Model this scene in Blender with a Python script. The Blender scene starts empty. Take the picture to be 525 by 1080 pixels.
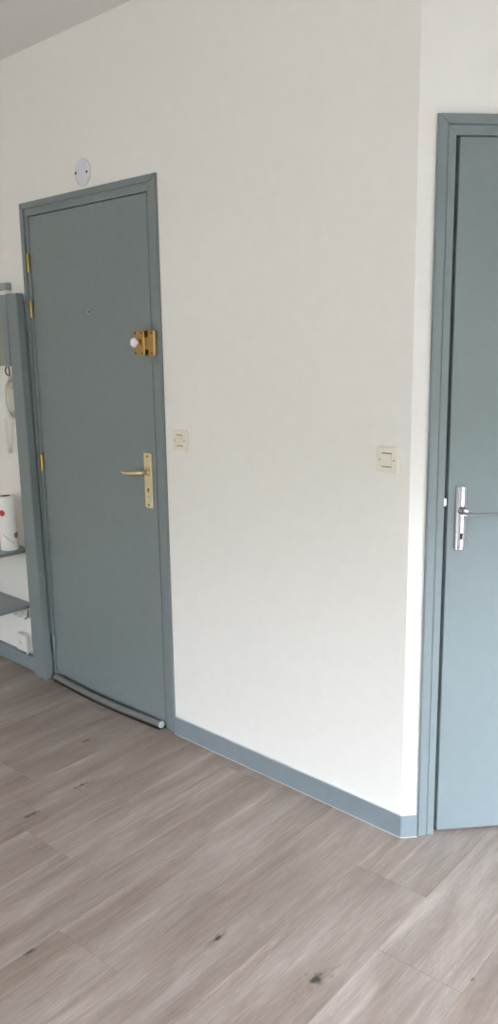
import bpy, bmesh, math, random
from mathutils import Vector, Matrix

# ---------------------------------------------------------------- camera, world, light, exposure
scene = bpy.context.scene
COL = scene.collection
TH = 4.0032 - math.pi                      # heading of the angled wall
PITCH, ROLL, YAW, FPX = .2013, -.0149, -.7588, 869.5384

cam_data = bpy.data.cameras.new('camera')
cam = bpy.data.objects.new('camera', cam_data)
COL.objects.link(cam)
F = Vector((math.sin(YAW) * math.cos(PITCH), math.cos(YAW) * math.cos(PITCH), -math.sin(PITCH)))
R = Vector((math.cos(YAW), -math.sin(YAW), 0))
U = R.cross(F)
R2 = math.cos(ROLL) * R + math.sin(ROLL) * U
U2 = -math.sin(ROLL) * R + math.cos(ROLL) * U
m = Matrix((R2, U2, -F)).transposed().to_4x4()
m.translation = Vector((1.2672, -2.0075, 1.5188))
cam.matrix_world = m
cam_data.sensor_fit = 'VERTICAL'
cam_data.sensor_height = 24.0
cam_data.lens = 24.0 * FPX / 1080.0
cam_data.clip_start = .05
scene.camera = cam

world = bpy.data.worlds.new('overcast_sky')
scene.world = world
world.use_nodes = True
bg = world.node_tree.nodes['Background']
bg.inputs['Color'].default_value = (.75, .86, 1.0, 1)
bg.inputs['Strength'].default_value = 10.0

XR = 2.1
WX0, WX1, WZ0, WZ1, WY = -1.5, 1.75, .9, 2.35, -6.0   # unseen back window, added as fill light for the main wall
SY0, SY1, SZ1 = -1.15, .25, 1.95            # glazed opening in the side wall
def portal(name, w, h, loc, into):
    l = bpy.data.lights.new(name, 'AREA')
    l.shape = 'RECTANGLE'
    l.size, l.size_y = w, h
    l.cycles.is_portal = True                # daylight guide for the renderer, gives off nothing itself
    o = bpy.data.objects.new(name, l)
    o.location = loc
    o.rotation_euler = (-Vector(into)).to_track_quat('Z', 'Y').to_euler()
    COL.objects.link(o)
portal('window_portal', WX1 - WX0, WZ1 - WZ0, ((WX0 + WX1) / 2, WY - .1, (WZ0 + WZ1) / 2), (0, 1, 0))
portal('window_portal', SY1 - SY0, SZ1, (XR + .1, (SY0 + SY1) / 2, SZ1 / 2), (-1, 0, 0))

vs = scene.view_settings
vs.view_transform = 'Standard'
vs.look = 'None'
vs.gamma = 1.0
vs.use_curve_mapping = False
vs.exposure = 2.13
scene.cycles.max_bounces = 12
scene.cycles.diffuse_bounces = 8

# ---------------------------------------------------------------- helpers
def lin(r, g, b):
    def c(v):
        v /= 255.0
        return v / 12.92 if v <= .04045 else ((v + .055) / 1.055) ** 2.4
    return (c(r), c(g), c(b), 1)

def mat(name, col, rough=.5, metal=0.0, spec=.5, bump=0.0, bscale=60.0, vary=0.0, stretch=(1, 1, 1), coat=0.0):
    mt = bpy.data.materials.new(name)
    mt.use_nodes = True
    nt = mt.node_tree
    b = nt.nodes['Principled BSDF']
    b.inputs['Base Color'].default_value = col
    b.inputs['Roughness'].default_value = rough
    b.inputs['Metallic'].default_value = metal
    b.inputs['Specular IOR Level'].default_value = spec
    b.inputs['Coat Weight'].default_value = coat
    geo = nt.nodes.new('ShaderNodeNewGeometry')
    mp = nt.nodes.new('ShaderNodeMapping')
    mp.inputs['Scale'].default_value = stretch
    nt.links.new(geo.outputs['Position'], mp.inputs['Vector'])
    nz = nt.nodes.new('ShaderNodeTexNoise')
    nz.inputs['Scale'].default_value = bscale
    nz.inputs['Detail'].default_value = 4
    nt.links.new(mp.outputs['Vector'], nz.inputs['Vector'])
    if bump:
        bp = nt.nodes.new('ShaderNodeBump')
        bp.inputs['Strength'].default_value = bump
        bp.inputs['Distance'].default_value = .002
        nt.links.new(nz.outputs['Fac'], bp.inputs['Height'])
        nt.links.new(bp.outputs['Normal'], b.inputs['Normal'])
    if vary:
        n2 = nt.nodes.new('ShaderNodeTexNoise')
        n2.inputs['Scale'].default_value = bscale * .12
        n2.inputs['Detail'].default_value = 3
        nt.links.new(mp.outputs['Vector'], n2.inputs['Vector'])
        mr = nt.nodes.new('ShaderNodeMapRange')
        mr.inputs['From Min'].default_value = .3
        mr.inputs['From Max'].default_value = .7
        mr.inputs['To Min'].default_value = 1 - vary
        mr.inputs['To Max'].default_value = 1 + vary
        nt.links.new(n2.outputs['Fac'], mr.inputs['Value'])
        mx = nt.nodes.new('ShaderNodeVectorMath')
        mx.operation = 'SCALE'
        mx.inputs[0].default_value = col[:3]
        nt.links.new(mr.outputs['Result'], mx.inputs['Scale'])
        nt.links.new(mx.outputs['Vector'], b.inputs['Base Color'])
    return mt

def box(bm, x0, x1, y0, y1, z0, z1, bev=0.0, seg=2):
    r = bmesh.ops.create_cube(bm, size=1)
    vsn = r['verts']
    for v in vsn:
        v.co = Vector(((x0 + x1) / 2 + v.co.x * (x1 - x0), (y0 + y1) / 2 + v.co.y * (y1 - y0), (z0 + z1) / 2 + v.co.z * (z1 - z0)))
    if bev:
        es = list({e for v in vsn for e in v.link_edges})
        bmesh.ops.bevel(bm, geom=es, offset=bev, segments=seg, profile=.5, affect='EDGES')

def prism(bm, pts, z0, z1):
    lo = [bm.verts.new((x, y, z0)) for x, y in pts]
    hi = [bm.verts.new((x, y, z1)) for x, y in pts]
    n = len(pts)
    fs = [bm.faces.new(lo[::-1]), bm.faces.new(hi)]
    for i in range(n):
        j = (i + 1) % n
        fs.append(bm.faces.new((lo[i], lo[j], hi[j], hi[i])))
    bmesh.ops.recalc_face_normals(bm, faces=fs)
    return fs

def hexa(bm, c8):
    vsn = [bm.verts.new(c) for c in c8]       # bottom 0-3, top 4-7
    fs = [bm.faces.new([vsn[i] for i in q]) for q in ((3, 2, 1, 0), (4, 5, 6, 7), (0, 1, 5, 4), (1, 2, 6, 5), (2, 3, 7, 6), (3, 0, 4, 7))]
    bmesh.ops.recalc_face_normals(bm, faces=fs)

def tube(bm, pts, rad, n=12, squash=(1, 1)):
    pts = [Vector(p) for p in pts]
    if not isinstance(rad, (list, tuple)):
        rad = [rad] * len(pts)
    rings = []
    up0 = None
    for i, p in enumerate(pts):
        d = (pts[min(i + 1, len(pts) - 1)] - pts[max(i - 1, 0)]).normalized()
        if up0 is None:
            ref = Vector((0, 0, 1)) if abs(d.z) < .9 else Vector((1, 0, 0))
        else:
            ref = up0
        a = d.cross(ref).normalized()
        up = a.cross(d).normalized()
        up0 = up
        rings.append([bm.verts.new(p + a * math.cos(2 * math.pi * k / n) * rad[i] * squash[0] + up * math.sin(2 * math.pi * k / n) * rad[i] * squash[1]) for k in range(n)])
    fs = []
    for i in range(len(rings) - 1):
        for k in range(n):
            l = (k + 1) % n
            fs.append(bm.faces.new((rings[i][k], rings[i][l], rings[i + 1][l], rings[i + 1][k])))
    fs.append(bm.faces.new(rings[0][::-1]))
    fs.append(bm.faces.new(rings[-1]))
    bmesh.ops.recalc_face_normals(bm, faces=fs)

def lathe(bm, prof, org, axis, n=24):
    """prof: (radius, height) list turned about axis through org"""
    org = Vector(org)
    ax = Vector(axis).normalized()
    a = ax.orthogonal().normalized()
    b = ax.cross(a)
    rings = []
    for r, h in prof:
        rings.append([bm.verts.new(org + ax * h + (a * math.cos(2 * math.pi * k / n) + b * math.sin(2 * math.pi * k / n)) * max(r, 1e-5)) for k in range(n)])
    fs = []
    for i in range(len(rings) - 1):
        for k in range(n):
            l = (k + 1) % n
            fs.append(bm.faces.new((rings[i][k], rings[i][l], rings[i + 1][l], rings[i + 1][k])))
    fs.append(bm.faces.new(rings[0][::-1]))
    fs.append(bm.faces.new(rings[-1]))
    bmesh.ops.recalc_face_normals(bm, faces=fs)

def obj(name, bm, mt, parent=None, loc=None, smooth=False):
    me = bpy.data.meshes.new(name)
    bm.normal_update()
    bm.to_mesh(me)
    bm.free()
    me.materials.append(mt)
    if smooth:
        for p in me.polygons:
            p.use_smooth = True
        try:
            me.set_sharp_from_angle(angle=math.radians(38))
        except Exception:
            pass
    o = bpy.data.objects.new(name, me)
    COL.objects.link(o)
    if parent is not None:
        o.parent = parent
    if loc is not None:
        o.location = loc
    return o

def B():
    return bmesh.new()

def bx(name, mt, parent, x0, x1, y0, y1, z0, z1, bev=0.0, seg=2):
    bm = B()
    box(bm, x0, x1, y0, y1, z0, z1, bev, seg)
    return obj(name, bm, mt, parent)

def thing(name, label, cat, loc=(0, 0, 0), rz=0.0, group=None, kind=None):
    o = bpy.data.objects.new(name, None)
    COL.objects.link(o)
    o.location = loc
    o.rotation_euler = (0, 0, rz)
    o.empty_display_size = .1
    tag(o, label, cat, group, kind)
    return o

def tag(o, label=None, cat=None, group=None, kind=None):
    if label: o['label'] = label
    if cat: o['category'] = cat
    if group: o['group'] = group
    if kind: o['kind'] = kind
    return o

# ---------------------------------------------------------------- materials
M_wall = mat('painted_plaster', (.835, .805, .766, 1), .75, bump=.12, bscale=180, vary=.012)
M_ceil = mat('ceiling_paint', (.745, .72, .695, 1), .85, bump=.1, bscale=150)
M_paint = mat('blue_grey_paint', (.200, .232, .238, 1), .34, bump=.06, bscale=220, vary=.03)
M_paint2 = mat('blue_grey_gloss_paint', (.215, .252, .262, 1), .28, bump=.05, bscale=220, vary=.02)
M_skirt = mat('skirting_paint', (.225, .262, .285, 1), .38, bump=.05, bscale=200, vary=.03)
M_dark = mat('dark_gap', (.012, .012, .014, 1), .8)
M_brass = mat('aged_brass', (.66, .45, .16, 1), .28, metal=1.0, bump=.08, bscale=300, vary=.12)
M_gold = mat('pale_brass', (.78, .66, .40, 1), .30, metal=1.0, bump=.05, bscale=300, vary=.08)
M_lockpaint = mat('bronze_enamel', (.42, .25, .09, 1), .38, metal=.55, bump=.1, bscale=320, vary=.1)
M_chrome = mat('chrome', (.60, .60, .63, 1), .12, metal=1.0)
M_steel = mat('worn_steel', (.62, .62, .60, 1), .35, metal=1.0)
M_crystal = mat('faceted_crystal', (.82, .83, .84, 1), .06, metal=.35, coat=.6)
M_ivory = mat('ivory_plastic', (.78, .74, .64, 1), .35, bump=.03, bscale=300)
M_ivory2 = mat('yellowed_ivory_plastic', (.76, .70, .54, 1), .35, bump=.03, bscale=300)
M_black = mat('black_screw', (.01, .01, .01, 1), .5)
M_disc = mat('white_cover_plastic', (.70, .70, .76, 1), .45, bump=.03, bscale=200)
M_white = mat('white_plastic', (.80, .79, .74, 1), .4)
M_caulk = mat('white_caulk', (.62, .61, .59, 1), .7)
M_paper = mat('kitchen_paper', (.82, .80, .78, 1), .9, bump=.35, bscale=500)
M_red = mat('red_print', (.55, .05, .07, 1), .9)
M_pink = mat('faded_rose_print', (.45, .16, .22, 1), .9)
M_pencil = mat('thin_brown_print', (.35, .22, .18, 1), .9)
M_card = mat('brown_cardboard', (.20, .14, .09, 1), .9)
M_olive = mat('olive_board', (.30, .30, .23, 1), .7, vary=.05)
M_greybr = mat('grey_bracket_plastic', (.30, .33, .32, 1), .5)
M_wire = mat('brown_wire', (.10, .05, .04, 1), .6)
M_rubber = mat('grey_foam_sleeve', (.15, .145, .135, 1), .7, bump=.2, bscale=300)
M_capw = mat('foam_end', (.42, .43, .44, 1), .8)
M_upvc = mat('white_window_frame', (.80, .80, .80, 1), .4)
M_sub = mat('screed', (.16, .14, .125, 1), .9, vary=.1)
M_ground = mat('paved_terrace', (.06, .056, .05, 1), .9, vary=.15, bscale=20)
M_leaf2 = mat('darkened_screen_leaves', (.042, .058, .03, 1), .8, vary=.4, bscale=40)  # side foliage darkened so less light bounces onto the second door
M_leaf = mat('paled_screen_leaves', (.20, .195, .145, 1), .8, vary=.4, bscale=40)  # unseen foliage, paled to bounce more light onto the main wall

def wood():
    mt = bpy.data.materials.new('greyed_oak_plank')
    mt.use_nodes = True
    nt = mt.node_tree
    N = nt.nodes.new
    L = nt.links.new
    b = nt.nodes['Principled BSDF']
    tc = N('ShaderNodeTexCoord')
    oi = N('ShaderNodeObjectInfo')
    geo = N('ShaderNodeNewGeometry')
    off = N('ShaderNodeMath'); off.operation = 'MULTIPLY'; off.inputs[1].default_value = 83.0
    L(oi.outputs['Random'], off.inputs[0])
    comb = N('ShaderNodeCombineXYZ')
    L(off.outputs[0], comb.inputs['X']); L(off.outputs[0], comb.inputs['Y'])
    add = N('ShaderNodeVectorMath'); add.operation = 'ADD'
    L(tc.outputs['Object'], add.inputs[0]); L(comb.outputs['Vector'], add.inputs[1])
    def noise(sx, sy, detail=5, rough=.6, dist=0.0):
        mp = N('ShaderNodeMapping')
        mp.inputs['Scale'].default_value = (sx, sy, 1)
        L(add.outputs['Vector'], mp.inputs['Vector'])
        nz = N('ShaderNodeTexNoise')
        nz.inputs['Scale'].default_value = 1.0
        nz.inputs['Detail'].default_value = detail
        nz.inputs['Roughness'].default_value = rough
        nz.inputs['Distortion'].default_value = dist
        L(mp.outputs['Vector'], nz.inputs['Vector'])
        return nz.outputs['Fac']
    def rng(v, a, bb, c, d):
        r = N('ShaderNodeMapRange')
        r.inputs['From Min'].default_value = a; r.inputs['From Max'].default_value = bb
        r.inputs['To Min'].default_value = c; r.inputs['To Max'].default_value = d
        L(v, r.inputs['Value'])
        return r.outputs['Result']
    def mul(a, bb):
        mm = N('ShaderNodeMath'); mm.operation = 'MULTIPLY'
        L(a, mm.inputs[0]); L(bb, mm.inputs[1])
        return mm.outputs[0]
    band = noise(15, 1.2, 4, .55, .5)            # broad long streaks
    grain = noise(62, 5.0, 6, .68, .8)         # fine grain
    fleck = noise(130, 18, 3, .6, .5)
    cloud = noise(5, 2.2, 4, .6, .3)
    v = rng(band, .3, .7, .88, 1.12)
    v = mul(v, rng(grain, .3, .7, .88, 1.10))
    v = mul(v, rng(cloud, .3, .7, .93, 1.06))
    v = mul(v, rng(fleck, .62, .76, 1.0, 1.35))
    v = mul(v, rng(noise(38, .55, 2, .5, .2), .60, .68, 1.0, 1.22))      # pale limed lines along the board
    v = mul(v, rng(noise(110, 9, 3, .6, .4), .20, .34, .72, 1.0))
    v = mul(v, rng(oi.outputs['Random'], 0, 1, .985, 1.015))
    v = mul(v, rng(noise(210, 11, 4, .7, .6), .30, .60, .84, 1.08))     # fine open pores
    v = mul(v, rng(noise(28, 6, 5, .7, 1.4), .30, .70, .92, 1.08))        # mottling
    # pale limed stripe printed along one long edge of each board
    lo = N('ShaderNodeSeparateXYZ'); L(tc.outputs['Object'], lo.inputs[0])
    edge = N('ShaderNodeMapRange'); edge.interpolation_type = 'SMOOTHSTEP'
    edge.inputs['From Min'].default_value = -.112; edge.inputs['From Max'].default_value = -.085
    edge.inputs['To Min'].default_value = 1.0; edge.inputs['To Max'].default_value = 0.0
    L(lo.outputs['X'], edge.inputs['Value'])
    es = mul(edge.outputs['Result'], rng(noise(12, 1.6, 3, .6, .3), .42, .62, 0, .26))
    ea = N('ShaderNodeMath'); ea.operation = 'ADD'; ea.inputs[1].default_value = 1.0
    L(es, ea.inputs[0])
    v = mul(v, ea.outputs[0])
    # the knots that show on the boards: (x, y, half width, half length, darkness)
    sep = N('ShaderNodeSeparateXYZ')
    L(geo.outputs['Position'], sep.inputs[0])
    wob = N('ShaderNodeTexNoise'); wob.inputs['Scale'].default_value = 55.0; wob.inputs['Detail'].default_value = 3
    L(geo.outputs['Position'], wob.inputs['Vector'])
    wobv = rng(wob.outputs['Fac'], .3, .7, -.6, .6)
    for (kx, ky, ax, ay, dk) in KNOTS:
        def axis(out, c, s):
            a = N('ShaderNodeMath'); a.operation = 'SUBTRACT'; L(sep.outputs[out], a.inputs[0]); a.inputs[1].default_value = c
            d = N('ShaderNodeMath'); d.operation = 'DIVIDE'; L(a.outputs[0], d.inputs[0]); d.inputs[1].default_value = s
            p = N('ShaderNodeMath'); p.operation = 'POWER'; L(d.outputs[0], p.inputs[0]); p.inputs[1].default_value = 2
            ab = N('ShaderNodeMath'); ab.operation = 'MULTIPLY'; L(d.outputs[0], ab.inputs[0]); L(d.outputs[0], ab.inputs[1])
            return ab.outputs[0]
        s = N('ShaderNodeMath'); s.operation = 'ADD'
        L(axis('X', kx, ax), s.inputs[0]); L(axis('Y', ky, ay), s.inputs[1])
        q = N('ShaderNodeMath'); q.operation = 'SQRT'; L(s.outputs[0], q.inputs[0])
        w = N('ShaderNodeMath'); w.operation = 'ADD'; L(q.outputs[0], w.inputs[0]); L(wobv, w.inputs[1])
        v = mul(v, rng(w.outputs[0], .2, 1.2, dk, 1.0))
    tone = N('ShaderNodeMix'); tone.data_type = 'RGBA'
    tone.inputs['A'].default_value = WOOD_A
    tone.inputs['B'].default_value = WOOD_B
    L(rng(noise(9, 1.3, 3, .5, .3), .35, .65, 0, 1), tone.inputs['Factor'])
    sc = N('ShaderNodeVectorMath'); sc.operation = 'SCALE'
    L(tone.outputs['Result'], sc.inputs[0]); L(v, sc.inputs['Scale'])
    L(sc.outputs['Vector'], b.inputs['Base Color'])
    L(rng(grain, .3, .7, .36, .52), b.inputs['Roughness'])
    bp = N('ShaderNodeBump'); bp.inputs['Strength'].default_value = .12; bp.inputs['Distance'].default_value = .001
    L(grain, bp.inputs['Height']); L(bp.outputs['Normal'], b.inputs['Normal'])
    return mt

WOOD_A = (.220, .166, .133, 1)
WOOD_B = (.310, .250, .216, 1)
KNOTS = [(-0.101, -0.701, 0.007, 0.02, 0.12), (0.177, -0.645, 0.012, 0.02, 0.22), (-1.004, -0.492, 0.009, 0.03, 0.3), (-0.424, -1.062, 0.008, 0.022, 0.3), (-1.269, -0.281, 0.008, 0.024, 0.4), (-0.972, -0.717, 0.008, 0.028, 0.3), (0.024, -0.861, 0.004, 0.008, 0.45), (0.456, -0.389, 0.004, 0.009, 0.45), (0.148, -0.647, 0.004, 0.008, 0.5), (-0.102, -0.718, 0.013, 0.05, 0.72), (0.186, -0.624, 0.016, 0.05, 0.75), (-0.992, -0.464, 0.014, 0.07, 0.8)]
M_wood = wood()

# ---------------------------------------------------------------- the room shell
H = 2.68
XL, YB = -2.75, WY
RL = 1.9
ex, ey = RL * math.cos(TH), RL * math.sin(TH)

floor = bx('floor', M_sub, None, XL - .2, XR + .2, YB - .2, ey + .2, -.15, -.008)
tag(floor, 'grey-brown oak plank floor running up to both blue-grey doors', None, None, 'structure')

# oak planks: rows .23 m wide heading 93.3 degrees
PA = math.radians(93.3)
PW, PLEN, GAP = .23, 1.24, .0003
pdir = Vector((math.cos(PA), math.sin(PA)))
pperp = Vector((math.sin(PA), -math.cos(PA)))
def row_anchor(x_at, y_at):
    return x_at * pperp.x + y_at * pperp.y
row0 = row_anchor(.242, -.7)                 # left edge of row 0
known = {0: (-.46), -1: (-.215), -3: (-.972), -4: (-1.30), -5: (-.78), -6: (-.70), -7: (-.60), -2: (-1.195), 1: (-.85), 2: (-.3)}
def clip_poly(poly, n, d):                   # keep n.p <= d
    out = []
    for i in range(len(poly)):
        a, b = poly[i], poly[(i + 1) % len(poly)]
        da, db = n.dot(a) - d, n.dot(b) - d
        if da <= 0: out.append(a)
        if (da < 0 < db) or (db < 0 < da):
            out.append(a + (b - a) * (da / (da - db)))
    return out
rnd = random.Random(4)
nr = Vector((-math.sin(TH), math.cos(TH)))   # into the angled wall
plank_shared = None
for k in range(-14, 19):
    u0 = row0 + k * PW
    joint = known.get(k, rnd.uniform(-1.2, 0))
    xg = u0 / pperp.x
    tj = Vector((xg, joint)).dot(pdir)
    for j in range(-6, 4):
        t0 = tj + j * PLEN
        c = [pperp * u + pdir * t for u, t in ((u0, t0), (u0 + PW, t0), (u0 + PW, t0 + PLEN), (u0, t0 + PLEN))]
        full = True
        poly = c
        if k <= -2:
            cl = clip_poly(poly, Vector((0, 1)), .05)
        else:
            cl = clip_poly(poly, nr, .05)
            cl = clip_poly(cl, Vector((0, 1)), ey + .05) if len(cl) > 2 else cl
        for n, d in ((Vector((1, 0)), XR + .05), (Vector((-1, 0)), -XL + .05), (Vector((0, -1)), -YB + .15)):
            if len(cl) > 2: cl = clip_poly(cl, n, d)
        if len(cl) < 3: continue
        ctr = (c[0] + c[2]) / 2
        uncut = len(cl) == 4 and all((p - q).length < 1e-6 for p, q in zip(cl, c))
        if uncut and plank_shared:
            o = bpy.data.objects.new('plank', plank_shared)
            COL.objects.link(o)
        else:
            # local frame: x across the board, y along it
            loc = [Vector(((p - ctr).dot(pperp), (p - ctr).dot(pdir))) for p in cl]
            lc = sum(loc, Vector((0, 0))) / len(loc)
            ins = []
            for p in loc:
                v = p - lc
                ins.append(Vector((p.x - math.copysign(GAP, v.x), p.y - math.copysign(GAP, v.y))))
            bm = B()
            CH = .0007
            lo = [bm.verts.new((p.x, p.y, -.006)) for p in ins]
            mid = [bm.verts.new((p.x, p.y, -.0007)) for p in ins]
            top = [bm.verts.new((p.x - math.copysign(CH, (p - lc).x), p.y - math.copysign(CH, (p - lc).y), 0)) for p in ins]
            n = len(ins)
            fs = [bm.faces.new(top)]
            for i in range(n):
                q = (i + 1) % n
                fs.append(bm.faces.new((lo[i], lo[q], mid[q], mid[i])))
                fs.append(bm.faces.new((mid[i], mid[q], top[q], top[i])))
            fs.append(bm.faces.new(lo[::-1]))
            bmesh.ops.recalc_face_normals(bm, faces=fs)
            o = obj('plank', bm, M_wood)
            if uncut: plank_shared = o.data
        o.location = (ctr.x, ctr.y, 0)
        o.rotation_euler = (0, 0, math.atan2(pperp.y, pperp.x))
        o.parent = floor

ceil = bx('ceiling', M_ceil, None, XL - .2, XR + .2, YB - .2, ey + .2, H, H + .15)
tag(ceil, 'pale grey painted ceiling above the white wall', None, None, 'structure')

T = .2
# entrance door opening in the main wall; wall pieces leave a closed niche for the door
D1L, D1R, D1T = -1.8875, -1.1075, 2.056          # niche around leaf
bm = B()
box(bm, XL - T, D1L, 0, T, 0, H)
box(bm, D1L, D1R, 0, T, D1T, H)
box(bm, D1L, D1R, .06, T, 0, D1T)
# right of the door: runs to the blunt corner where the angled wall starts
prism(bm, [(D1R, 0), (0, 0), (-T * math.tan(TH / 2), T), (D1R, T)], 0, H)
wf = obj('wall_front', bm, M_wall)
tag(wf, 'plain white wall between the brass-handled door and the blunt corner', None, None, 'structure')

D2L, D2R, D2T = .1035, .85, 2.056
aw = thing('wall_right', 'white angled wall around the chrome-handled door', None, (0, 0, 0), TH, kind='structure')
bm = B()
prism(bm, [(0, 0), (D2L, 0), (D2L, T), (T * math.tan(TH / 2), T)], 0, H)
box(bm, D2L, D2R, 0, T, D2T, H)
box(bm, D2L, D2R, .07, T, 0, D2T)
box(bm, D2R, RL, 0, T, 0, H)
obj('plaster', bm, M_wall, aw)

ws = bx('wall_alcove', M_wall, None, ex - .15, XR + T, ey, ey + T, 0, H)
tag(ws, 'white wall past the angled wall', None, None, 'structure')
wl = bx('wall_left', M_wall, None, XL - T, XL, YB, 0, 0, H)
tag(wl, 'white wall at the far end of the shelves', None, None, 'structure')
bm = B()
box(bm, XR, XR + T, YB, SY0, 0, H)
box(bm, XR, XR + T, SY1, ey, 0, H)
box(bm, XR, XR + T, SY0, SY1, SZ1, H)
we = obj('wall_side', bm, M_wall)
tag(we, 'white wall on the right of the room', None, None, 'structure')
bm = B()
box(bm, XL - T, WX0, YB - T, YB, 0, H)
box(bm, WX1, XR + T, YB - T, YB, 0, H)
box(bm, WX0, WX1, YB - T, YB, WZ1, H)
box(bm, WX0, WX1, YB - T, YB, 0, WZ0)
wb = obj('wall_back', bm, M_wall)
tag(wb, 'white wall behind the viewer', None, None, 'structure')
def terrace_window(name, label, loc, rz, w, h):
    wn = thing(name, label, None, loc, rz, kind='structure')
    hw = w / 2
    for s in (-1, 1):
        bx('frame_post', M_upvc, wn, s * hw - (.06 if s > 0 else 0), s * hw + (.06 if s < 0 else 0), -.04, .04, 0, h, .004)
    bx('mullion', M_upvc, wn, -.05, .05, -.04, .04, .05, h - .06, .004)
    bx('frame_head', M_upvc, wn, -hw + .06, hw - .06, -.04, .04, h - .06, h, .004)
    bx('threshold', M_upvc, wn, -hw + .06, hw - .06, -.04, .04, 0, .05, .004)
terrace_window('fill_window', 'unseen white framed window added behind the viewer to light the main wall', ((WX0 + WX1) / 2, YB - .1, WZ0), 0, WX1 - WX0, WZ1 - WZ0)
terrace_window('window_1', 'white framed window doors on the right of the room', (XR + .1, (SY0 + SY1) / 2, 0), math.pi / 2, SY1 - SY0, SZ1)

# outdoors, seen only as light and reflection
bm = B()
box(bm, -40, 60, -60, YB - .21, -.4, -.2)
box(bm, XR + .21, 60, YB - .21, 40, -.4, -.2)
gr = obj('ground', bm, M_ground)
tag(gr, 'terrace outside the room', None, None, 'structure')
def tree_screen(label, p0, p1, seed, height, mt):  # unseen foliage, height shaped to hold back low sky light
    bm = B()
    rr = random.Random(seed)
    p0, p1 = Vector(p0), Vector(p1)
    d = (p1 - p0); ln = d.length; d /= ln
    out = Vector((d.y, -d.x))                     # away from the house
    nx, nz_ = int(ln / .6), 16
    grid = []
    for i in range(nx + 1):
        c = p0 + d * (ln * i / nx)
        top = height + .5 * math.sin(i * .37 + seed) + .35 * math.sin(i * .93 + 1) + rr.uniform(-.2, .2)
        colv = []
        for j in range(nz_ + 1):
            t = j / nz_
            q = c + out * (.9 * t * t + rr.uniform(-.25, .25))
            colv.append(bm.verts.new((q.x, q.y, -.2 + (top + .2) * t)))
        for o_, z in ((2.2, top - .3), (2.6, -.2)):
            q = c + out * o_
            colv.append(bm.verts.new((q.x, q.y, z)))
        grid.append(colv)
    for i in range(nx):
        for j in range(nz_ + 2):
            bm.faces.new((grid[i][j], grid[i + 1][j], grid[i + 1][j + 1], grid[i][j + 1]))
    bmesh.ops.recalc_face_normals(bm, faces=bm.faces[:])
    tag(obj('tree_screen', bm, mt), label, None, None, 'structure')
tree_screen('unseen tree line added outside the back window to cut sky light', (13.0, -15), (-24, -15), 9, 4.35, M_leaf)
tree_screen('unseen dark tree line outside the right window, raised to cut sky light', (13.5, 24), (13.5, -15.5), 3, 4.8, M_leaf2)

# ---------------------------------------------------------------- skirting
def off_path(t):
    c = (t * math.tan(TH / 2), -t)               # offset corner point
    return c
t = .012
n2 = (math.sin(TH), -math.cos(TH))
e0 = (.047 * math.cos(TH), .047 * math.sin(TH))
bm = B()
prism(bm, [(-1.051, -.0005), (-1.051, -t), off_path(t), (e0[0] + n2[0] * t, e0[1] + n2[1] * t), (e0[0] + n2[0] * .0005, e0[1] + n2[1] * .0005), (.0002, -.0005)], .002, .072)
bmesh.ops.bevel(bm, geom=[e for e in bm.edges if all(v.co.z > .07 for v in e.verts)], offset=.002, segments=2, affect='EDGES')
bb = obj('baseboard_front', bm, M_skirt)
tag(bb, 'blue-grey skirting board wrapping the blunt white corner', None, None, 'structure')
def caulk(z0, z1, tt, nm):
    bm = B()
    prism(bm, [(-1.051, -.0006), (-1.051, -tt), off_path(tt), (e0[0] + n2[0] * tt, e0[1] + n2[1] * tt), (e0[0] + n2[0] * .0006, e0[1] + n2[1] * .0006), (.0003, -.0006)], z0, z1)
    obj(nm, bm, M_caulk, bb)
caulk(.0003, .0022, .0132, 'caulk_line')
caulk(.0715, .074, .006, 'caulk_line')
bl = bx('baseboard_left', M_skirt, None, XL, -1.945, -.030, -.0005, .001, .068, .003)
tag(bl, 'blue-grey skirting board under the low shelves', None, None, 'structure')

# ---------------------------------------------------------------- entrance door
d1 = thing('door_1', 'blue-grey entrance door with brass lever handle and bronze rim lock', None, (-1.495, 0, 0), kind='structure')
def L1(x): return x + 1.495
OL, OR, OT = -1.935, -1.055, 2.108               # outer edge of the frame
GL, GR, GT = -1.905, -1.083, 2.082               # groove between the two bands
IL, IR, IT = -1.8785, -1.1145, 2.050             # leaf edge
def frame_piece(parent, nm, pts, y0, y1, shift, mt, ends=None, bev=.0025):
    bm = B()
    lo = [bm.verts.new((x + shift, y0, z)) for x, z in pts]
    hi = [bm.verts.new((x + shift, y1, z)) for x, z in pts]
    n = len(pts)
    fs = [bm.faces.new(lo), bm.faces.new(hi[::-1])]
    for i in range(n):
        fs.append(bm.faces.new((lo[i], lo[(i + 1) % n], hi[(i + 1) % n], hi[i])))
    bmesh.ops.recalc_face_normals(bm, faces=fs)
    bmesh.ops.bevel(bm, geom=[e for e in bm.edges if all(abs(v.co.y - y0) < 1e-6 for v in e.verts)], offset=bev, segments=2, affect='EDGES')
    return obj(nm, bm, mt, parent)
g = .0012
for nm, pts in (('architrave', [(OL, 0.001), (GL - g, 0.001), (GL - g, GT + g), (OL, OT)]),
                ('architrave', [(OR, 0.001), (OR, OT), (GR + g, GT + g), (GR + g, 0.001)]),
                ('architrave', [(OL, OT), (GL - g, GT + g), (GR + g, GT + g), (OR, OT)])):
    frame_piece(d1, nm, pts, -.010, -.0003, 1.495, M_paint)
for nm, pts in (('jamb', [(GL, 0.001), (IL - .003, 0.001), (IL - .003, IT + .004), (GL, GT)]),
                ('jamb', [(GR, 0.001), (GR, GT), (IR + .0045, IT + .004), (IR + .0045, 0.001)]),
                ('door_head', [(GL, GT), (IL - .003, IT + .004), (IR + .0045, IT + .004), (GR, GT)])):
    frame_piece(d1, nm, pts, -.003, -.0003, 1.495, M_paint, bev=.001)
leaf = bx('leaf', M_paint, d1, L1(IL), L1(IR), -.002, .04, .012, IT, .002)

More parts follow.
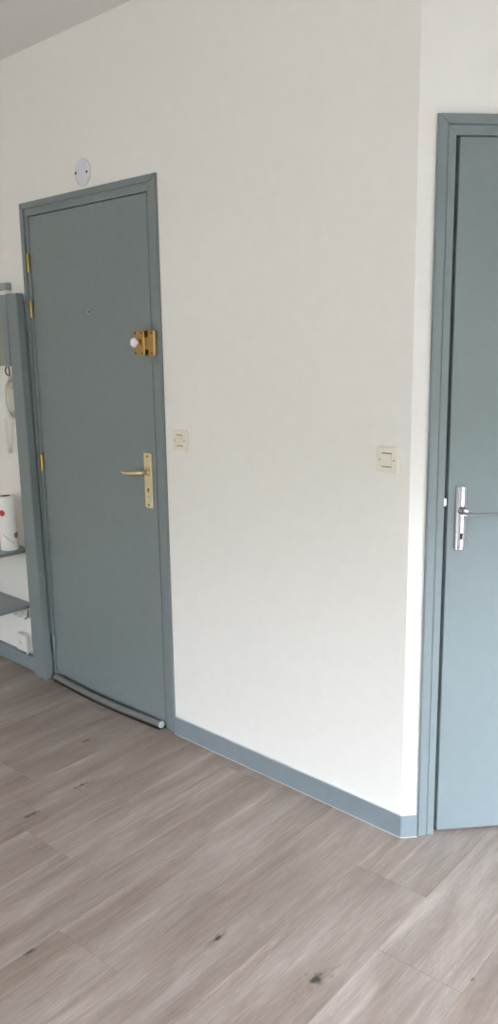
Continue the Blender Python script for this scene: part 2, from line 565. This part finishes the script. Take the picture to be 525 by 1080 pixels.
def hinge(zc, mt, x=-1.884, h=.074):
    hb = B()
    lathe(hb, [(.0035, -.002), (.0056, 0), (.0056, h * .485), (.0042, h * .49), (.0042, h * .51), (.0056, h * .515), (.0056, h), (.0035, h + .003)], (L1(x), -.012, zc - h / 2), (0, 0, 1), 14)
    o = obj('hinge', hb, mt, d1, smooth=True)
    q = B()
    box(q, L1(x) - .0018, L1(x) + .0018, -.0105, -.003, zc - h / 2, zc + h / 2)
    obj('hinge_flange', q, mt, o)
    return o
hinge(1.865, M_brass); hinge(1.677, M_brass, h=.070); hinge(1.020, M_brass, x=-1.879); hinge(.181, M_paint2, x=-1.874)

# peephole
pb = B()
lathe(pb, [(.0095, 0), (.0095, .003), (.0075, .0045), (.0055, .0035)], (L1(-1.487), -.002, 1.651), (0, -1, 0), 18)
pe = obj('peephole', pb, M_steel, d1, smooth=True)
q = B(); lathe(q, [(.0055, .0), (.0055, .0037), (.0, .0042)], (L1(-1.487), -.002, 1.651), (0, -1, 0), 14)
obj('lens', q, M_black, pe, smooth=True)

# bronze rim lock: body on the leaf, keeper on the frame, bolt between, crystal knob
lk = bx('rim_lock', M_lockpaint, d1, L1(-1.188), L1(-1.133), -.0255, -.0022, 1.4815, 1.5715, .0025)
bx('edge_strip', M_brass, lk, L1(-1.1335), L1(-1.1285), -.0262, -.0025, 1.4825, 1.5705, .0015)
for zz in (1.490, 1.563):
    for xx in (-1.180, -1.142):
        q = B(); lathe(q, [(.0042, 0), (.0042, .0012), (.003, .0018)], (L1(xx), -.0255, zz), (0, -1, 0), 12)
        obj('screw', q, M_wire, lk, smooth=True)
q = B(); lathe(q, [(.013, 0), (.013, .003), (.007, .005), (.0065, .014), (.012, .016)], (L1(-1.154), -.0255, 1.529), (0, -1, 0), 20)
kb = obj('knob_stem', q, M_brass, lk, smooth=True)
q = B(); lathe(q, [(.009, .013), (.0155, .017), (.0185, .024), (.0185, .029), (.014, .036), (.005, .040)], (L1(-1.154), -.0255, 1.529), (0, -1, 0), 10)
obj('crystal_knob', q, M_crystal, lk)
kp = bx('lock_keeper', M_lockpaint, d1, L1(-1.108), L1(-1.0775), -.0255, -.0062, 1.4805, 1.5715, .002)
bx('side_strip', M_brass, kp, L1(-1.0775), L1(-1.0725), -.0245, -.0102, 1.4810, 1.5710, .0015)  # brighter brass strip over the keeper's right side face
for zz in (1.490, 1.563):
    q = B(); lathe(q, [(.004, 0), (.004, .0012), (.003, .0018)], (L1(-1.088), -.0255, zz), (0, -1, 0), 12)
    obj('screw', q, M_wire, kp, smooth=True)
bx('lock_bolt', M_lockpaint, d1, L1(-1.1283), L1(-1.1082), -.0225, -.0065, 1.503, 1.548, .001)
bx('bolt_gap_shade', M_dark, d1, L1(-1.1283), L1(-1.1115), -.0065, -.0021, 1.484, 1.569)  # dark block standing in for shade between lock and keeper

# pale brass lever handle on long plate
pl = bx('handle_plate', M_gold, d1, L1(-1.180), L1(-1.1365), -.0090, -.0021, .9035, 1.1175, .0022)
for zz in (1.104, .916):
    q = B(); lathe(q, [(.004, 0), (.0036, .001), (.0036, .0014)], (L1(-1.158), -.009, zz), (0, -1, 0), 12)
    obj('screw', q, M_wire, pl, smooth=True)
q = B(); lathe(q, [(.0045, 0), (.0045, .0011)], (L1(-1.158), -.009, .976), (0, -1, 0), 12)
box(q, L1(-1.158) - .0018, L1(-1.158) + .0018, -.0101, -.009, .9635, .975)
obj('keyhole', q, M_black, pl)
q = B(); lathe(q, [(.0022, 0), (.0022, .001)], (L1(-1.158), -.009, .949), (0, -1, 0), 10)
obj('rivet', q, M_wire, pl)
q = B(); lathe(q, [(.0125, 0), (.0125, .004), (.0095, .006), (.0085, .030)], (L1(-1.1585), -.009, 1.0435), (0, -1, 0), 20)
obj('lever_collar', q, M_gold, pl, smooth=True)
q = B()
lx = L1(-1.1585)
tube(q, [(lx, -.030, 1.0435), (lx - .001, -.043, 1.0435), (lx - .010, -.050, 1.0432), (lx - .030, -.052, 1.041), (lx - .060, -.053, 1.0375), (lx - .082, -.053, 1.0372), (lx - .100, -.051, 1.039), (lx - .114, -.049, 1.0405)],
     [.0085, .009, .0092, .0088, .008, .0066, .005, .0025], 14, (1, 1.0))
obj('lever', q, M_gold, d1, smooth=True)

# foam draught excluder under the leaf
q = B()
pts = []
for i in range(15):
    a = i / 14
    pts.append((L1(-1.868 + (1.868 - 1.122) * a), -.020 - .016 * math.sin(math.pi * a) ** 1.0, .021 - .002 * math.sin(math.pi * a)))
tube(q, pts, .0140, 16, (1, .95))
dx = obj('draught_excluder', q, M_rubber, d1, smooth=True)
q = B()
lathe(q, [(.0147, 0), (.0147, .005), (.012, .007)], pts[-1], (1, -.03, 0), 18)
obj('end_cap', q, M_capw, dx, smooth=True)
q = B()
prs = [(p[0], p[1]) for p in pts]
prism(q, [(x, y - .012) for x, y in prs] + [(x, -.0005) for x, y in prs[::-1]], .0008, .009)
obj('brush_strip', q, M_dark, dx)

# ---------------------------------------------------------------- second door, in the angled wall
d2 = thing('door_2', 'blue-grey door with chrome lever handle in the angled wall', None, (0, 0, 0), TH, kind='structure')
OL, OR, OT = .0495, .905, 2.104
GL, GR, GT = .0785, .877, 2.077
IL, IR, IT = .1080, .848, 2.051
for nm, pts in (('architrave', [(OL, 0.001), (GL - g, 0.001), (GL - g, GT + g), (OL, OT)]),
                ('architrave', [(OR, 0.001), (OR, OT), (GR + g, GT + g), (GR + g, 0.001)]),
                ('architrave', [(OL, OT), (GL - g, GT + g), (GR + g, GT + g), (OR, OT)])):
    frame_piece(d2, nm, pts, -.012, -.0003, 0, M_paint2)
for nm, pts in (('jamb', [(GL, 0.001), (D2L - .002, 0.001), (D2L - .002, IT), (GL, GT)]),
                ('jamb', [(GR, 0.001), (GR, GT), (IR + .003, IT), (IR + .003, 0.001)]),
                ('door_head', [(GL, GT), (D2L - .002, IT), (IR + .003, IT), (GR, GT)])):
    frame_piece(d2, nm, pts, -.008, -.0003, 0, M_paint2, bev=.0015)
bx('leaf', M_paint2, d2, .1135, IR, -.002, .038, .011, IT - .0015, .0025)
bx('strike_plate', M_steel, d2, .0985, .1068, -.0105, -.0075, 1.052, 1.075, .0008)
# chrome handle: half-round plate, lever, keyhole
def half_plate(bm, x0, x1, z0, z1, d, n=12):
    cx, rx = (x0 + x1) / 2, (x1 - x0) / 2
    lo, hi = [], []
    for i in range(n + 1):
        a = math.pi * i / n
        p = (cx - rx * math.cos(a), -.002 - d * math.sin(a) ** .8)
        lo.append(p)
    prism(bm, lo, z0, z1)
    bmesh.ops.bevel(bm, geom=[e for e in bm.edges if abs(e.verts[0].co.z - e.verts[1].co.z) < 1e-6], offset=.002, segments=2, affect='EDGES')
q = B(); half_plate(q, .1345, .1705, .9215, 1.107, .013)
hp = obj('handle_plate', q, M_chrome, d2, smooth=True)
q = B(); lathe(q, [(.0045, 0), (.0045, .0012)], (.1525, -.0152, .967), (0, -1, 0), 14)
box(q, .1525 - .0036, .1525 + .0036, -.0164, -.0152, .953, .966, .0005)
obj('keyhole', q, M_black, hp)
for zz in (1.097, .930):
    q = B(); lathe(q, [(.003, 0), (.003, .0008), (.002, .0014)], (.1525, -.0150, zz), (0, -1, 0), 12)
    obj('screw', q, M_steel, hp, smooth=True)
q = B(); lathe(q, [(.0125, 0), (.012, .006), (.0095, .010), (.009, .032)], (.1525, -.013, 1.0375), (0, -1, 0), 20)
obj('lever_collar', q, M_chrome, hp, smooth=True)
q = B()
tube(q, [(.1525, -.042, 1.0375), (.1530, -.052, 1.037), (.160, -.058, 1.0365), (.175, -.060, 1.0355), (.200, -.060, 1.0350), (.230, -.060, 1.0350), (.262, -.059, 1.0355), (.285, -.056, 1.0365)],
     [.009, .0098, .0095, .0085, .0075, .007, .0065, .004], 14, (1.35, .45))
obj('lever', q, M_chrome, d2, smooth=True)

# ---------------------------------------------------------------- light switches
def light_switch(cx, cz, label, mrock):
    t_ = thing('light_switch', label, 'switch', (cx, 0, cz), group='ivory light switches on the white wall')
    hw, hh = .0385, .0375
    bm = B()
    box(bm, -hw, hw, -.0105, -.0004, -hh, hh)
    bmesh.ops.bevel(bm, geom=[e for e in bm.edges if abs(e.verts[0].co.y - e.verts[1].co.y) > .005], offset=.005, segments=3, affect='EDGES')
    bmesh.ops.bevel(bm, geom=[e for e in bm.edges if all(v.co.y < -.0103 for v in e.verts)], offset=.0022, segments=2, affect='EDGES')
    obj('plate', bm, M_ivory, t_)
    bm = B()                                     # rocker tilts about its middle
    hexa(bm, [(-.018, -.0103, -.0185), (.018, -.0103, -.0185), (.018, -.0122, -.0185), (-.018, -.0122, -.0185),
              (-.018, -.0103, .0185), (.018, -.0103, .0185), (.018, -.0142, .0185), (-.018, -.0142, .0185)])
    bmesh.ops.bevel(bm, geom=bm.edges[:], offset=.0008, segments=2, affect='EDGES')
    obj('rocker', bm, mrock, t_)
    for z in (-.0198, .0198):
        bx('slot', M_black, t_, -.0165, .0165, -.0109, -.0104, z - .0011, z + .0011)
    for x in (-.0245, .0245):
        bm = B(); lathe(bm, [(.0022, 0), (.0022, .0006)], (x, -.0105, 0), (0, -1, 0), 10)
        obj('screw', bm, M_black, t_)
    return t_
light_switch(-.9685, 1.178, 'ivory light switch beside the brass-handled entrance door', M_ivory2)
light_switch(-.0735, 1.1825, 'ivory light switch near the blunt white corner', M_ivory)

# ---------------------------------------------------------------- round cover plate over the entrance door
rc = thing('cover_plate', 'round white cover plate with two dark screws above the entrance door', 'cover', (-1.483, 0, 2.1695))
q = B(); lathe(q, [(.049, .0004), (.049, .005), (.046, .0078), (.036, .0088), (.0, .0092)], (0, 0, 0), (0, -1, 0), 40)
obj('disc', q, M_disc, rc, smooth=True)
for sx in (-1, 1):
    q = B(); lathe(q, [(.0052, .0), (.0052, .0012), (.003, .0016)], (sx * .035, -.0086, -.001 - sx * .002), (0, -1, 0), 12)
    obj('screw', q, M_black, rc, smooth=True)

# ---------------------------------------------------------------- shelf post, shelves and the things around them
q = B()
hexa(q, [(-2.000, -.051, .0008), (-1.896, -.051, .0008), (-1.896, -.0155, .0008), (-2.000, -.0155, .0008),
         (-2.014, -.051, 1.745), (-1.934, -.051, 1.745), (-1.934, -.0155, 1.745), (-2.014, -.0155, 1.745)])
bmesh.ops.bevel(q, geom=q.edges[:], offset=.0015, segments=2, affect='EDGES')
for v in q.verts: v.co.x += 1.955
pst = obj('shelf_post', q, M_paint, loc=(-1.955, 0, 0))
tag(pst, 'tall blue-grey wooden post standing at the hinge side of the entrance door', 'post')
q = B()
def shelf(z, label):
    s = thing('wall_shelf', label, 'shelf', (-2.39, 0, z), group='blue-grey shelves left of the post')
    bx('board', M_paint, s, -.355, .348, -.215, -.0005, -.016, 0, .0015)
    bx('bracket', M_dark, s, .336, .366, -.011, -.0005, -.030, -.0162, .001)
    return s
shelf(.600, 'blue-grey wall shelf holding the paper towel roll')
shelf(.330, 'lower blue-grey wall shelf above the hooks and socket box')

# kitchen paper
tw = thing('paper_towel_roll', 'white paper towel roll with red dots upright on the upper shelf', 'paper towel', (-2.101, -.072, .6005))
RT, HT = .0405, .252
q = B(); lathe(q, [(.0200, HT - .03), (.0200, HT), (RT - .002, HT), (RT, HT - .002), (RT, .002), (RT - .002, 0), (.001, 0)], (0, 0, 0), (0, 0, 1), 40)
obj('roll', q, M_paper, tw, smooth=True)
q = B(); lathe(q, [(.0198, HT - .028), (.0198, HT + .0005), (.0180, HT + .0005), (.0180, HT - .028)], (0, 0, 0), (0, 0, 1), 28)
obj('cardboard_core', q, M_card, tw, smooth=True)
def dot(ang, z, r, mt, rx=1.0):
    bm = B()
    n = 20
    rr_ = RT + .0007
    c = bm.verts.new((rr_ * math.cos(ang), rr_ * math.sin(ang), z))
    prev = None
    for f_ in (.33, .67, 1.0):
        ring = []
        for k in range(n):
            a = 2 * math.pi * k / n
            aa = ang + r * f_ * math.cos(a) / RT
            ring.append(bm.verts.new((rr_ * math.cos(aa), rr_ * math.sin(aa), z + r * f_ * math.sin(a))))
        for k in range(n):
            q_ = (k + 1) % n
            bm.faces.new((c, ring[k], ring[q_]) if prev is None else (prev[k], ring[k], ring[q_], prev[q_]))
        prev = ring
    obj('printed_dot', bm, mt, tw)
vang = math.atan2(-1.93, 3.4)                    # towards the middle of the room
dot(vang - .62, .178, .0145, M_red)
dot(vang + .92, .070, .0145, M_pink)
dot(vang + 2.6, .15, .0145, M_red)
for dz in (0, .006):
    q = B()
    pts = [((RT + .0004) * math.cos(vang - .72 + 1.25 * i / 12), (RT + .0004) * math.sin(vang - .72 + 1.25 * i / 12), .078 - .048 * i / 12 + dz) for i in range(13)]
    tube(q, pts, .0007, 5)
    obj('printed_line', q, M_pencil, tw)

# intercom handset
ic = thing('intercom_phone', 'white intercom handset on the wall beside the post', 'intercom', (-2.095, 0, 1.195))
bx('wall_base', M_ivory, ic, -.022, .070, -.020, -.0005, .005, .165, .005)
q = B()
hx = .026
tube(q, [(hx + .004, -.027, .188), (hx + .003, -.040, .187), (hx + .001, -.050, .180), (hx - .001, -.058, .158), (hx - .002, -.062, .128), (hx - .002, -.062, .092), (hx - .001, -.060, .060), (hx + .001, -.053, .032), (hx + .003, -.042, .020), (hx + .004, -.027, .016)],
     [.015, .018, .018, .015, .0135, .0135, .015, .018, .018, .015], 16, (1.15, .75))
hs = obj('handset', q, M_white, ic, smooth=True)
for zz in (.026, .160):
    q = B(); lathe(q, [(.016, 0), (.018, .010), (.015, .014)], (hx + .003, -.0202, zz), (0, -1, .0), 18)
    obj('cradle', q, M_ivory, ic, smooth=True)
q = B()
pts = []
for i in range(300):
    a = i / 299
    ph = math.pi * a
    cx_ = -.018 + .030 * math.cos(ph) - .016 * math.sin(ph) * (1 - a); cz_ = .008 - .158 * math.sin(ph) ** .8
    rr = .006
    pts.append((cx_ + rr * math.cos(a * 2 * math.pi * 36), -.022 + rr * math.sin(a * 2 * math.pi * 36), cz_ + .002 * math.sin(a * 2 * math.pi * 36)))
tube(q, pts, .0017, 5)
obj('coiled_cord', q, M_ivory, ic, smooth=True)
q = B()
tube(q, [(-.022, -.012, .240), (-.026, -.018, .222), (-.012, -.022, .206), (.006, -.016, .198), (.000, -.012, .166)], .0030, 8)
obj('feed_wire', q, M_wire, ic, smooth=True)
q = B()
tube(q, [(-.004, -.012, .240), (.006, -.016, .220), (.003, -.014, .200), (.010, -.010, .166)], .0036, 8)
obj('feed_wire', q, mat('pink_wire', (.30, .18, .17, 1), .6), ic, smooth=True)

# small cabinet over the intercom, with bracket on top
cb = thing('wall_cabinet', 'narrow blue-grey cabinet with olive panel mounted above the intercom handset', 'cabinet', (-2.30, 0, 1.437))
bx('side_panel', M_paint2, cb, .200, .246, -.030, -.0005, 0, .308, .0015)
bx('side_panel', M_paint2, cb, -.246, -.200, -.030, -.0005, 0, .308, .0015)
bx('top_panel', M_paint2, cb, -.1995, .1995, -.030, -.0005, .275, .308, .0015)
bx('back_panel', M_olive, cb, -.1995, .1995, -.018, -.0005, 0, .2745, .001)
br = thing('wall_bracket', 'small grey plastic bracket fixed above the narrow cabinet', 'bracket', (-2.075, 0, 1.7455))
bx('body', M_greybr, br, -.045, .028, -.032, -.0005, .018, .050, .003)
bx('foot', M_disc, br, .004, .024, -.030, -.0005, .0, .0178, .002)

# hooks and surface socket under the lower shelf
for i, (x, lab) in enumerate(((-2.192, 'white wall hook farthest from the post, under the lower shelf'), (-2.148, 'middle white wall hook under the lower shelf'), (-2.096, 'dark-stemmed wall hook next to the post'))):
    h_ = thing('wall_hook', lab, 'hook', (x, 0, .243), group='hooks under the lower shelf')
    mm = M_white if i < 2 else M_greybr
    bx('hook_plate', mm, h_, -.006, .006, -.004, -.0005, .004, .046, .0012)
    q = B(); tube(q, [(0, -.004, .030), (0, -.010, .014), (0, -.016, .004), (0, -.022, .004), (0, -.026, .012)], [.0035, .0035, .0035, .003, .0025], 8)
    obj('hook_arm', q, mm, h_, smooth=True)
sk = thing('socket_box', 'white surface-mounted socket box low on the wall beside the post', 'socket', (-2.118, 0, .083))
bx('box_body', M_white, sk, -.052, .040, -.034, -.0005, 0, .084, .004)
bx('box_cover', mat('bright_white_plastic', (.80, .79, .76, 1), .4), sk, .0402, .050, -.040, -.0005, .004, .088, .004)
q = B(); tube(q, [(-.020, -.0345, .052), (-.022, -.0345, .042), (-.008, -.0345, .036)], .0011, 6)
obj('moulded_mark', q, M_wire, sk)
q = B(); tube(q, [(.012, -.012, .001), (.014, -.020, -.012), (.022, -.022, -.0142)], .0045, 8)
obj('cable_stub', q, M_white, sk, smooth=True)
